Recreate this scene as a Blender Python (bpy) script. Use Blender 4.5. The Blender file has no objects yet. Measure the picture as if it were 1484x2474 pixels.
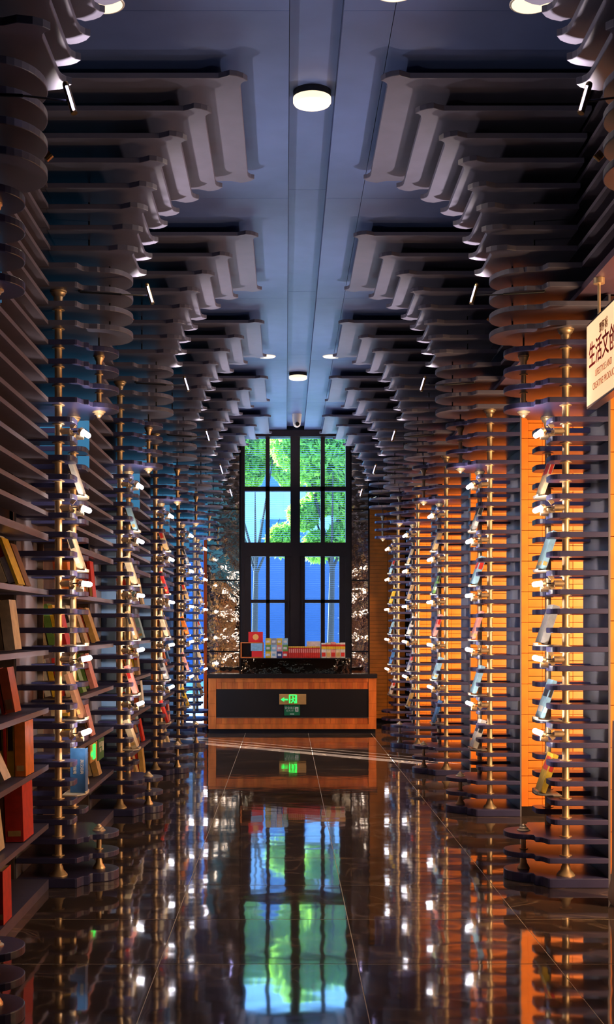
import bpy, bmesh, math, random
from mathutils import Vector, Matrix, Euler
R = random.Random(7)
SC = bpy.context.scene
COL = SC.collection
PI = math.pi

# ------------------------------------------------------------------ camera
FPX = 3100.0
cam_d = bpy.data.cameras.new('camera'); cam = bpy.data.objects.new('camera', cam_d); COL.objects.link(cam)
cam.location = (-0.14, 0, 1.36); cam.rotation_euler = (PI/2, 0, 0)
cam_d.sensor_fit = 'HORIZONTAL'; cam_d.sensor_width = 36.0
cam_d.lens = FPX/1484*36.0
cam_d.shift_x = (742-690)/1484; cam_d.shift_y = (1514-1237)/1484
cam_d.clip_end = 200
SC.camera = cam

# ------------------------------------------------------------------ world, sun, exposure
w = bpy.data.worlds.new('world'); SC.world = w; w.use_nodes = True
bg = w.node_tree.nodes['Background']
bg.inputs[0].default_value = (0.30, 0.55, 1.0, 1); bg.inputs[1].default_value = 5.2
def light(kind, name, loc, energy, color, rot=None, **kw):
    d = bpy.data.lights.new(name, kind); d.energy = energy; d.color = color
    for k, v in kw.items(): setattr(d, k, v)
    o = bpy.data.objects.new(name, d); COL.objects.link(o); o.location = loc
    if rot is not None: o.rotation_euler = rot
    return o
def aim(v):
    return Vector(v).to_track_quat('-Z', 'Y').to_euler()
SUN_DIR = Vector((0.73*math.cos(math.radians(32)), -0.69*math.cos(math.radians(32)), -math.sin(math.radians(32))))
light('SUN', 'sun', (0, 0, 20), 60.0, (1.0, 0.93, 0.85), aim(SUN_DIR), angle=0.006)
vs = SC.view_settings
SC.display_settings.display_device = 'sRGB'
vs.view_transform = 'Standard'; vs.look = 'None'; vs.gamma = 1.0; vs.use_curve_mapping = False
vs.exposure = 0.55

P = 2.515            # spacing of the pillars along the aisle
YC0 = 6.96
YC = {k: YC0 + P*k for k in range(-1, 5)}
ZC = 4.12

# ------------------------------------------------------------------ materials
MATS = {}
def mat(name, color, rough=0.5, metal=0.0, noise=0.0, scale=20.0, bump=0.0, emit=None, estr=0.0, coat=0.0, trans=0.0, ior=1.5, spec=0.5, col2=None, stretch=None, sheen=0):
    if name in MATS: return MATS[name]
    m = bpy.data.materials.new(name); m.use_nodes = True; nt = m.node_tree
    b = nt.nodes['Principled BSDF']
    b.inputs['Base Color'].default_value = (*color, 1); b.inputs['Roughness'].default_value = rough
    b.inputs['Metallic'].default_value = metal; b.inputs['IOR'].default_value = ior
    b.inputs['Specular IOR Level'].default_value = spec
    b.inputs['Coat Weight'].default_value = coat; b.inputs['Coat Roughness'].default_value = 0.15
    b.inputs['Transmission Weight'].default_value = trans
    if noise or bump or col2:
        tc = nt.nodes.new('ShaderNodeTexCoord'); mp = nt.nodes.new('ShaderNodeMapping')
        nt.links.new(tc.outputs['Object'], mp.inputs[0])
        if stretch: mp.inputs['Scale'].default_value = stretch
        n = nt.nodes.new('ShaderNodeTexNoise'); n.inputs['Scale'].default_value = scale; n.inputs['Detail'].default_value = 3
        nt.links.new(mp.outputs[0], n.inputs['Vector'])
        if noise or col2:
            mx = nt.nodes.new('ShaderNodeMix'); mx.data_type = 'RGBA'
            c2 = col2 if col2 else tuple(c*(1-noise) for c in color)
            mx.inputs['A'].default_value = (*color, 1); mx.inputs['B'].default_value = (*c2, 1)
            rp = nt.nodes.new('ShaderNodeMapRange'); rp.inputs[1].default_value = 0.35; rp.inputs[2].default_value = 0.65
            nt.links.new(n.outputs[0], rp.inputs[0]); nt.links.new(rp.outputs[0], mx.inputs['Factor'])
            nt.links.new(mx.outputs['Result'], b.inputs['Base Color'])
        if bump:
            bp = nt.nodes.new('ShaderNodeBump'); bp.inputs['Strength'].default_value = bump; bp.inputs['Distance'].default_value = 0.01
            nt.links.new(n.outputs[0], bp.inputs['Height']); nt.links.new(bp.outputs[0], b.inputs['Normal'])
    if emit:
        b.inputs['Emission Color'].default_value = (*emit, 1); b.inputs['Emission Strength'].default_value = estr
    MATS[name] = m
    return m
CORBEL = mat('corbel_paint', (0.115, 0.112, 0.17), 0.42, noise=0.12, scale=8, spec=0.4)
GLOWB = mat('added_blue_glow', (0.03, 0.10, 0.2), 0.4, emit=(0.022, 0.115, 0.22), estr=1.0)  # added glow: the blue light between the left plates, put in as emission
NAVY = mat('navy_paint', (0.036, 0.036, 0.110), 0.36, noise=0.15, scale=9, spec=0.6)
CEILM = mat('ceiling_paint', (0.082, 0.125, 0.31), 0.42, noise=0.12, scale=6, spec=0.5)
DARKV = mat('dark_void_paint', (0.02, 0.018, 0.03), 0.6)
GREYP = mat('grey_panel', (0.13, 0.13, 0.17), 0.4, noise=0.15, scale=7)
BROWN = mat('brown_board', (0.09, 0.060, 0.055), 0.5, noise=0.3, scale=12)
WOODP = mat('tan_post', (0.30, 0.19, 0.12), 0.5, noise=0.25, scale=12)
SHELFM = mat('shelf_board', (0.085, 0.075, 0.13), 0.38, noise=0.25, scale=10, spec=0.6)
BLUEP = mat('daylight_blue_panel', (0.28, 0.48, 0.85), 0.3, noise=0.2, scale=5)  # pale blue stands in for the daylight strips, painted into the panel colour
BRASS = mat('brass', (0.88, 0.66, 0.40), 0.42, metal=0.72, noise=0.12, scale=30)
BRASSD = mat('dark_brass', (0.45, 0.29, 0.12), 0.25, metal=1.0)
BLACKM = mat('black_metal', (0.012, 0.012, 0.015), 0.35)
CREAMM = mat('cream_metal', (0.75, 0.66, 0.52), 0.35, noise=0.1)
ORANGE = mat('orange_brick', (0.86, 0.225, 0.016), 0.42, noise=0.28, scale=5, bump=0.08)
ORANGE2 = mat('orange_brick_b', (0.78, 0.185, 0.012), 0.42, noise=0.25, scale=7, bump=0.08)
JOINT = mat('dark_joint', (0.045, 0.010, 0.004), 0.8)
REDBR = mat('red_brown_wood', (0.74, 0.16, 0.03), 0.35, noise=0.35, scale=14, stretch=(1, 1, 0.2))
REDBR2 = mat('red_brown_wood_b', (0.86, 0.21, 0.036), 0.35, noise=0.35, scale=14, stretch=(1, 1, 0.2))
BULB = mat('led_bulb', (0.9, 0.9, 1), 0.3, emit=(0.90, 0.87, 1.0), estr=9.0)
SLIT = mat('led_slit', (0.6, 0.6, 1), 0.3, emit=(0.50, 0.45, 1.0), estr=9.0)
WARML = mat('warm_diffuser', (0.9, 0.8, 0.6), 0.4, emit=(1.0, 0.76, 0.50), estr=1.0)
WHITEP = mat('white_plastic', (0.8, 0.78, 0.75), 0.3)
FRAME = mat('black_frame', (0.016, 0.011, 0.012), 0.32, noise=0.2, scale=15)
GROUT = mat('pale_grout', (0.70, 0.60, 0.42), 0.6)
MIRROR = mat('wavy_gold_mirror', (0.72, 0.60, 0.42), 0.03, metal=1.0, bump=0.22, scale=5)
def glass(name, tint):
    m = bpy.data.materials.new(name); m.use_nodes = True; nt = m.node_tree; nt.nodes.remove(nt.nodes['Principled BSDF'])
    t = nt.nodes.new('ShaderNodeBsdfTransparent'); t.inputs[0].default_value = (*tint, 1)
    g = nt.nodes.new('ShaderNodeBsdfGlossy'); g.inputs['Roughness'].default_value = 0.01
    f = nt.nodes.new('ShaderNodeFresnel'); f.inputs[0].default_value = 1.35; mx = nt.nodes.new('ShaderNodeMixShader')
    nt.links.new(f.outputs[0], mx.inputs[0]); nt.links.new(t.outputs[0], mx.inputs[1]); nt.links.new(g.outputs[0], mx.inputs[2])
    nt.links.new(mx.outputs[0], nt.nodes['Material Output'].inputs[0]); return m
GLASS = glass('pane_glass', (0.72, 0.90, 1.0))
BLINDM = mat('blind_slat_metal', (0.16, 0.24, 0.38), 0.5)

def floor_mat():
    m = bpy.data.materials.new('black_marble_tile'); m.use_nodes = True; nt = m.node_tree; b = nt.nodes['Principled BSDF']
    g = nt.nodes.new('ShaderNodeNewGeometry'); mp = nt.nodes.new('ShaderNodeMapping'); mp.inputs['Scale'].default_value = (1.0, 1.3, 1)
    mp.inputs['Rotation'].default_value = (0, 0, 0.7)
    nt.links.new(g.outputs['Position'], mp.inputs[0])
    n = nt.nodes.new('ShaderNodeTexNoise'); n.inputs['Scale'].default_value = 1.6; n.inputs['Detail'].default_value = 6; n.inputs['Distortion'].default_value = 1.2
    nt.links.new(mp.outputs[0], n.inputs['Vector'])
    sub = nt.nodes.new('ShaderNodeMath'); sub.operation = 'SUBTRACT'; sub.inputs[1].default_value = 0.5
    ab = nt.nodes.new('ShaderNodeMath'); ab.operation = 'ABSOLUTE'
    nt.links.new(n.outputs[0], sub.inputs[0]); nt.links.new(sub.outputs[0], ab.inputs[0])
    rp = nt.nodes.new('ShaderNodeValToRGB'); e = rp.color_ramp.elements
    e[0].position = 0.0; e[0].color = (0.18, 0.125, 0.085, 1); e[1].position = 0.012; e[1].color = (0.055, 0.038, 0.030, 1)
    e2 = rp.color_ramp.elements.new(0.25); e2.color = (0.024, 0.018, 0.017, 1)
    nt.links.new(ab.outputs[0], rp.inputs[0])
    nt.links.new(rp.outputs[0], b.inputs['Base Color'])
    b.inputs['Roughness'].default_value = 0.045; b.inputs['IOR'].default_value = 2.1
    n2 = nt.nodes.new('ShaderNodeTexNoise'); n2.inputs['Scale'].default_value = 5.0; n2.inputs['Detail'].default_value = 1
    nt.links.new(g.outputs['Position'], n2.inputs['Vector'])
    bp = nt.nodes.new('ShaderNodeBump'); bp.inputs['Strength'].default_value = 0.07; bp.inputs['Distance'].default_value = 0.01
    nt.links.new(n2.outputs[0], bp.inputs['Height']); nt.links.new(bp.outputs[0], b.inputs['Normal'])
    return m
TILE = floor_mat()

# ------------------------------------------------------------------ mesh helpers
def bm_box(bm, c, s, rot=None):
    v = bmesh.ops.create_cube(bm, size=1)['verts']
    M = Matrix.Translation(c) @ (rot.to_matrix().to_4x4() if rot else Matrix.Identity(4)) @ Matrix.Diagonal((*s, 1))
    bmesh.ops.transform(bm, matrix=M, verts=v)
    return v
def bm_box2(bm, a, b):
    return bm_box(bm, [(a[i]+b[i])/2 for i in range(3)], [abs(b[i]-a[i]) for i in range(3)])
def bm_cyl(bm, p0, p1, r0, r1=None, seg=16, caps=True):
    r1 = r0 if r1 is None else r1
    p0 = Vector(p0); p1 = Vector(p1); d = p1-p0
    v = bmesh.ops.create_cone(bm, cap_ends=caps, segments=seg, radius1=r0, radius2=r1, depth=d.length)['verts']
    q = d.to_track_quat('Z', 'Y').to_matrix().to_4x4()
    bmesh.ops.transform(bm, matrix=Matrix.Translation((p0+p1)/2) @ q, verts=v)
    return v
def bm_sph(bm, c, r, seg=12, sc=(1, 1, 1)):
    v = bmesh.ops.create_uvsphere(bm, u_segments=seg, v_segments=seg//2+2, radius=1)['verts']
    bmesh.ops.transform(bm, matrix=Matrix.Translation(c) @ Matrix.Diagonal((r*sc[0], r*sc[1], r*sc[2], 1)), verts=v)
def bm_lathe(bm, prof, c=(0, 0, 0), seg=18):
    rings = []
    for r, z in prof:
        rings.append([bm.verts.new((c[0]+r*math.cos(2*PI*i/seg), c[1]+r*math.sin(2*PI*i/seg), c[2]+z)) for i in range(seg)])
    for a, b in zip(rings, rings[1:]):
        for i in range(seg):
            bm.faces.new((a[i], a[(i+1) % seg], b[(i+1) % seg], b[i]))
    bm.faces.new(list(reversed(rings[0]))); bm.faces.new(rings[-1])
def bm_prism(bm, pts, z0, z1, bev=0.0):
    b = bmesh.new()
    lo = [b.verts.new((x, y, z0)) for x, y in pts]
    f = b.faces.new(lo)
    r = bmesh.ops.extrude_face_region(b, geom=[f])
    vs_ = [g for g in r['geom'] if isinstance(g, bmesh.types.BMVert)]
    bmesh.ops.translate(b, verts=vs_, vec=(0, 0, z1-z0))
    bmesh.ops.recalc_face_normals(b, faces=b.faces)
    if bev:
        ed = [e for e in b.edges if abs(e.verts[0].co.z-e.verts[1].co.z) < 1e-6]
        bmesh.ops.bevel(b, geom=ed, offset=bev, segments=2, affect='EDGES', profile=0.5)
    me = bpy.data.meshes.new('tmp'); b.to_mesh(me); b.free(); bm.from_mesh(me); bpy.data.meshes.remove(me)
def finish(bm, name, m, smooth=False):
    bmesh.ops.recalc_face_normals(bm, faces=bm.faces)
    me = bpy.data.meshes.new(name); bm.to_mesh(me); bm.free()
    if isinstance(m, (list, tuple)):
        for q in m: me.materials.append(q)
    else: me.materials.append(m)
    if smooth:
        for p in me.polygons: p.use_smooth = True
        try: me.set_sharp_from_angle(angle=math.radians(35))
        except Exception: pass
    return me
def obj(name, me, parent=None, loc=None, rot=None):
    o = bpy.data.objects.new(name, me); COL.objects.link(o)
    if parent: o.parent = parent
    if loc is not None: o.location = loc
    if rot is not None: o.rotation_euler = rot
    return o
def B(name, m, fn, parent=None, smooth=False, loc=None, rot=None):
    bm = bmesh.new(); fn(bm); return obj(name, finish(bm, name, m, smooth), parent, loc, rot)
def boxobj(name, m, a, b, parent=None):
    return B(name, m, lambda bm: bm_box2(bm, a, b), parent)
def tag(o, label, cat, group=None):
    o['label'] = label; o['category'] = cat
    if group: o['group'] = group
    return o
def thing(name, label, cat, loc=(0, 0, 0), group=None):
    return tag(obj(name, None, None, loc), label, cat, group)
def struct(o, label=None, cat=None):
    o['kind'] = 'structure'
    if label: o['label'] = label
    if cat: o['category'] = cat
    return o
def mirror_mesh(me):
    m2 = me.copy(); bm = bmesh.new(); bm.from_mesh(m2)
    bmesh.ops.scale(bm, vec=(-1, 1, 1), verts=bm.verts); bmesh.ops.reverse_faces(bm, faces=bm.faces)
    bm.to_mesh(m2); bm.free(); return m2
ORD = ['first', 'second', 'third', 'fourth', 'fifth', 'sixth', 'seventh', 'eighth', 'ninth', 'tenth', 'eleventh', 'twelfth', 'thirteenth', 'fourteenth', 'fifteenth', 'sixteenth', 'seventeenth', 'eighteenth', 'nineteenth', 'twentieth']
def text_mesh(s, size, m, name='lettering', depth=0.0005, bold=0.0):
    c = bpy.data.curves.new(name, 'FONT'); c.body = s; c.size = size; c.align_x = 'CENTER'; c.align_y = 'CENTER'; c.extrude = depth; c.offset = bold
    o = bpy.data.objects.new(name, c); COL.objects.link(o)
    dg = bpy.context.evaluated_depsgraph_get(); dg.update()
    me = bpy.data.meshes.new_from_object(o.evaluated_get(dg)); me.name = name
    bpy.data.objects.remove(o); me.materials.clear(); me.materials.append(m)
    return me

# ------------------------------------------------------------------ floor
XE = 2.7; Y0F = -1.0; Y1F = 18.05
fl = struct(boxobj('floor', GROUT, (-2.0, Y0F, -0.06), (XE, Y1F, -0.0015)), 'black polished marble tile floor with pale grout lines', 'floor')
gx = [-1.45-0.8+0.8*i for i in range(7)]
gy = [5.173-0.79*7 + 0.79*i for i in range(25)]
tcache = {}
for i in range(len(gx)-1):
    for j in range(len(gy)-1):
        x0 = max(gx[i]+.0018, -2.0); x1 = min(gx[i+1]-.0018, XE); y0 = max(gy[j]+.004, Y0F); y1 = min(gy[j+1]-.004, Y1F)
        if x1-x0 < .05 or y1-y0 < .05: continue
        key = (round(x1-x0, 3), round(y1-y0, 3))
        if key not in tcache:
            bm = bmesh.new(); bm_box2(bm, (0, 0, -0.012), (x1-x0, y1-y0, 0)); tcache[key] = finish(bm, 'tile', TILE)
        obj('tile', tcache[key], fl, (x0, y0, 0))

# ------------------------------------------------------------------ ceiling: panels with a recessed centre channel
ce = struct(boxobj('ceiling', DARKV, (-2.0, Y0F, ZC+.10), (XE, Y1F+.1, ZC+.2)), 'blue grey panelled ceiling with a recessed centre channel', 'ceiling')
seams = [5.75+P*(k-3) for k in range(9)]
seams = [s for s in seams if s < 18.0]; ys = [Y0F]+seams+[Y1F]
for a, b in zip(ys, ys[1:]):
    for x0, x1 in ((-1.7, -0.122), (0.122, 0.35), (0.352, 1.7)):
        boxobj('ceiling_panel', CEILM, (x0, a+.002, ZC), (x1-.001, b-.002, ZC+.09), ce)
    boxobj('channel_panel', CEILM, (-0.12, a+.002, ZC+.055), (0.12, b-.002, ZC+.09), ce)

# ------------------------------------------------------------------ wall shells
wl = struct(boxobj('wall_left', DARKV, (-1.78, Y0F, 0), (-1.70, 14.80, ZC+.1)))
wl2 = boxobj('upper_wall', DARKV, (-1.78, 14.80, 3.0), (-1.70, 18.05, ZC+.1), wl)
wl3 = boxobj('lower_wall', DARKV, (-1.78, 14.80, 0), (-1.70, 18.05, 0.10), wl)
wl4 = boxobj('corner_wall', DARKV, (-1.78, 16.62, 0.1), (-1.70, 18.05, 3.0), wl)
wf = struct(boxobj('wall_front', DARKV, (-2.0, Y0F-.1, 0), (XE, Y0F, ZC+.2)))
wr = struct(boxobj('wall_right', mat('niche_back', (0.16, 0.05, 0.02), 0.6), (2.6, Y0F, 0), (XE, 18.05, ZC+.1)))
boxobj('header', DARKV, (1.535, Y0F, 3.14), (1.60, 18.05, ZC+.1), wr)
boxobj('soffit', mat('soffit_paint', (0.11, 0.07, 0.12), 0.45), (1.40, Y0F, 3.10), (2.6, 18.05, 3.137), wr)

# ------------------------------------------------------------------ louvres above the bays
def louvre(side, k, zs, y0, y1, nm):
    s = -1 if side == 'left' else 1
    xf = 1.37 if side == 'left' else 1.40
    t = thing('wall_louvre', nm, 'louvre', (s*1.5, (y0+y1)/2, zs[0]), 'dark horizontal louvres above the %s bays' % side)
    bm = bmesh.new(); bm_box(bm, (0, 0, 0), (0.13, y1-y0, 0.022)); me = finish(bm, 'slat', LOUV)
    for z in zs: obj('slat', me, t, (s*(xf+.065)-s*1.5, 0, z-zs[0]))
    if side == 'left':
        return
LOUV = mat('louvre_paint', (0.14, 0.12, 0.17), 0.45, noise=0.2, scale=8)
PLACE = ['beside the nearest pillar', 'between the first and second pillars', 'between the second and third pillars', 'between the third and fourth pillars', 'between the fourth and fifth pillars', 'between the fifth and sixth pillars', 'at the far end']
for k in range(-1, 5):
    i = k+1
    ya = YC[k]+.31 if k >= 0 else 3.6; 
    yb = YC[k+1]-.31 if k < 4 else 18.03
    if k == -1: ya, yb = YC[-1]+.31, YC[0]-.31
    lz = [1.36+1.23*r for r in (0.38, .474, .547, .627, .713, .80, .868, .956, 1.034, 1.115, 1.198, 1.281)] + [3.04]
    if k < 3: louvre('left', k, lz, ya, yb, 'dark horizontal slats above left bookshelves %s' % PLACE[i+1])
    # upper continuous run
    zu = [3.14+.1*j for j in range(10)]
    louvre('left', k, zu, YC[k]-.3, YC[k]-.3+P-.004 if k < 4 else 18.03, 'dark slats under ceiling on the left wall, %s from the camera' % ORD[i])
    zr = [3.24+.1155*j for j in range(8)]
    louvre('right', k, zr, YC[k]-.3, YC[k]-.3+P-.004 if k < 4 else 18.03, 'dark slats under ceiling on the right wall, %s from the camera' % ORD[i])

# ------------------------------------------------------------------ pillar plates
XW = 1.54
CORB = [(.326, .755), (.509, .609), (.639, .514), (.746, .447), (.807, .363), (.8565, .335), (.887, .294), (.916, .267)]
def horn_outline(t, hl):
    xo = 1.385
    f = [(xo, -hl+.035), (t+.14, -hl+.035), (t+.10, -hl+.012), (t+.085, -hl), (t+.05, -hl+.012), (t+.02, -hl+.035), (t, -hl+.068), (t+.018, -hl+.078), (t+.032, -hl+.10), (t+.037, -hl+.13)]
    if hl < .32:
        f = [(xo, -hl+.02), (t+.15, -hl+.02), (t+.10, -hl), (t+.05, -hl+.012), (t+.02, -hl+.03), (t, -hl+.055), (t+.018, -hl+.066), (t+.030, -hl+.085), (t+.035, -hl+.11)]
    return f + [(x, -y) for x, y in reversed(f)]
def lobe_outline(t, rx, ry, n=9, hw=.29):
    cx = t+rx
    arc = [(cx-rx*math.cos(a), -ry*math.sin(a)) for a in [PI/2*(1-i/n) for i in range(n)]]
    f = [(XW, -hw), (1.235, -hw), (1.225, -hw+.004), (1.21, -.235), (1.20, -.222), (1.175, -.212), (cx+.012, -ry-.012)] + arc
    return f + [(t, 0)] + [(x, -y) for x, y in reversed(f)]
def prong_outline(sgn):
    a0, a1 = .105, .285; r = .045
    pts = [(XW, a0), (1.245+r, a0)]
    pts += [(1.245+r-r*math.sin(a), a0+r-r*math.cos(a)) for a in [PI/2*i/5 for i in range(1, 6)]]
    pts += [(1.245+r-r*math.cos(a), a1-r+r*math.sin(a)) for a in [PI/2*i/5 for i in range(0, 6)]]
    pts += [(XW, a1)]
    return [(x, sgn*y) for x, y in pts]
TH = 0.028
def zk(k): return 4.027-0.1*k
PM = {}
def plate_mesh(key, side, pts, th=TH, bev=.003):
    kk = (key, side)
    if kk not in PM:
        bm = bmesh.new(); bm_prism(bm, pts, 0, th, bev); me = finish(bm, 'plate', CORBEL if key[0] in 'cl' else NAVY)
        PM[(key, 1)] = me; PM[(key, -1)] = mirror_mesh(me)
    return PM[kk]

def pole_mesh(z0, z1, r, levels, base, top):
    """turned brass pole with a thin collar above and below every plate"""
    pr = []
    if base: pr += [(r*2.5, z0), (r*2.5, z0+.006), (r*2.2, z0+.012), (r*2.0, z0+.018), (r*1.45, z0+.028), (r*1.25, z0+.045), (r, z0+.055)]
    else: pr += [(r, z0)]
    for z in sorted(levels):
        if z-.004 > pr[-1][1]+.003: pr += [(r, z-.004), (r*1.7, z-.0035), (r*1.7, z), ]
        pr += [(r, z+.001), (r, z+TH-.001), (r*1.7, z+TH+.0001), (r*1.7, z+TH+.0035), (r, z+TH+.004)]
    pr = [p for p in pr if p[1] < z1-.06 or p[1] == z0]
    if top: pr += [(r, z1-.055), (r*1.25, z1-.045), (r*1.3, z1-.03), (r*1.9, z1-.018), (r*2.0, z1-.010), (r*2.3, z1-.006), (r*2.3, z1)]
    else: pr += [(r, z1)]
    out = []; lastz = -1
    for a, z in pr:
        if z < lastz: continue
        out.append((a, z)); lastz = z
    bm = bmesh.new(); bm_lathe(bm, out, seg=14); return finish(bm, 'pole', BRASS, True)
def ball_mesh():
    bm = bmesh.new(); bm_lathe(bm, [(.036, 0), (.036, .004), (.030, .008), (.026, .010), (.026, .015), (.020, .019), (.015, .022), (.013, .028), (.008, .034), (.002, .036)], seg=16)
    return finish(bm, 'finial', BRASS, True)
BALL = ball_mesh()
LEVSIDE = {-1: 9, 1: 11}
PR = .0195
lev_front = {s: [zk(k) for k in range(LEVSIDE[s]+1, 40)] for s in (-1, 1)}
POLEF = {s: pole_mesh(.05, zk(LEVSIDE[s]), PR, lev_front[s], True, True) for s in (-1, 1)}
POLER = pole_mesh(zk(38)+TH, zk(15), PR*.92, [zk(k) for k in range(16, 38)], False, True)
POLEL = pole_mesh(.05, zk(38), .0135, [zk(39)], True, False)
POLEU = pole_mesh(zk(15)+TH, zk(12), .0135, [zk(14), zk(13)], False, True)
PX = 1.337
def lamp_meshes():
    bm = bmesh.new()                                 # clamp: brass cylinder on pole, black arm, knuckle
    bm_cyl(bm, (PX-.005, -.2, 0), (PX-.062, -.2, 0), .017, seg=14)
    bm_cyl(bm, (PX-.062, -.2, 0), (PX-.076, -.2, 0), .010, .006, seg=12)
    a = finish(bm, 'clamp', BRASS, True)
    bm = bmesh.new(); bm_cyl(bm, (PX-.07, -.2, 0), (1.232, -.2, .002), .0032, seg=8); b = finish(bm, 'arm', BLACKM)
    bm = bmesh.new(); bm_sph(bm, (1.224, -.2, 0), .013); bm_cyl(bm, (1.245, -.19, -.030), (1.205, -.19, -.030), .015, .012, seg=14)
    bm_cyl(bm, (1.224, -.2, 0), (1.224, -.19, -.030), .007, seg=8)
    bm_box(bm, (1.268, -.19, -.018), (.03, .006, .022), Euler((0, .9, 0)))
    bm_box(bm, (1.262, -.19, .034), (.03, .006, .022), Euler((0, .9, 0)))
    c = finish(bm, 'knuckle', BRASS, True)
    return a, b, c
LAMP = [(m, mirror_mesh(m)) for m in lamp_meshes()]
def bulb_mesh():
    bm = bmesh.new(); r = .0145
    bm_lathe(bm, [(r, 0), (r, .042), (r*.9, .048), (r*.6, .0535), (r*.2, .056)], seg=14)
    return finish(bm, 'bulb', BULB, True)
def sock_mesh():
    bm = bmesh.new(); bm_lathe(bm, [(.010, -.018), (.0165, -.012), (.0165, .004)], seg=14); return finish(bm, 'socket', BRASS, True)
BULBM = bulb_mesh(); SOCK = sock_mesh()
def tray_mesh():
    bm = bmesh.new()
    pts = [(1.335, -.125), (1.335, .125), (1.25, .125), (1.226, .09), (1.212, .04), (1.212, -.04), (1.226, -.09), (1.25, -.125)]
    bm_prism(bm, pts, 0, .006, .001); bm_prism(bm, [(1.22, .06), (1.214, .06), (1.214, -.06), (1.22, -.06)], .006, .016)
    return finish(bm, 'book_tray', CREAMM)
TRAY = tray_mesh(); TRAYM = mirror_mesh(TRAY)
def tube_meshes():
    bm = bmesh.new(); bm_cyl(bm, (0, 0, -.055), (0, 0, .055), .0115, seg=16); bm_sph(bm, (0, 0, .055), .0115); a = finish(bm, 'tube', BRASSD, True)
    bm = bmesh.new(); bm_box(bm, (-.0045, -.0103, -.004), (.007, .006, .092)); b = finish(bm, 'light_slit', SLIT)
    return a, b
TUBE, TSLIT = tube_meshes()
LAMPZ = [2.389, 1.987, 1.587, 1.187, .796]
TRAYK = [20, 24, 28, 32, 36]
SN = {-1: 'left', 1: 'right'}
WN = {-1: 'bookshelf', 1: 'orange brick'}
ROW = ['sixth from the counter', 'fifth from the counter', 'fourth from the counter', 'third from the counter', 'second from the counter', 'right beside the counter']
TILTS = [.62, .42, .12, -.22, -.38]
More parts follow.
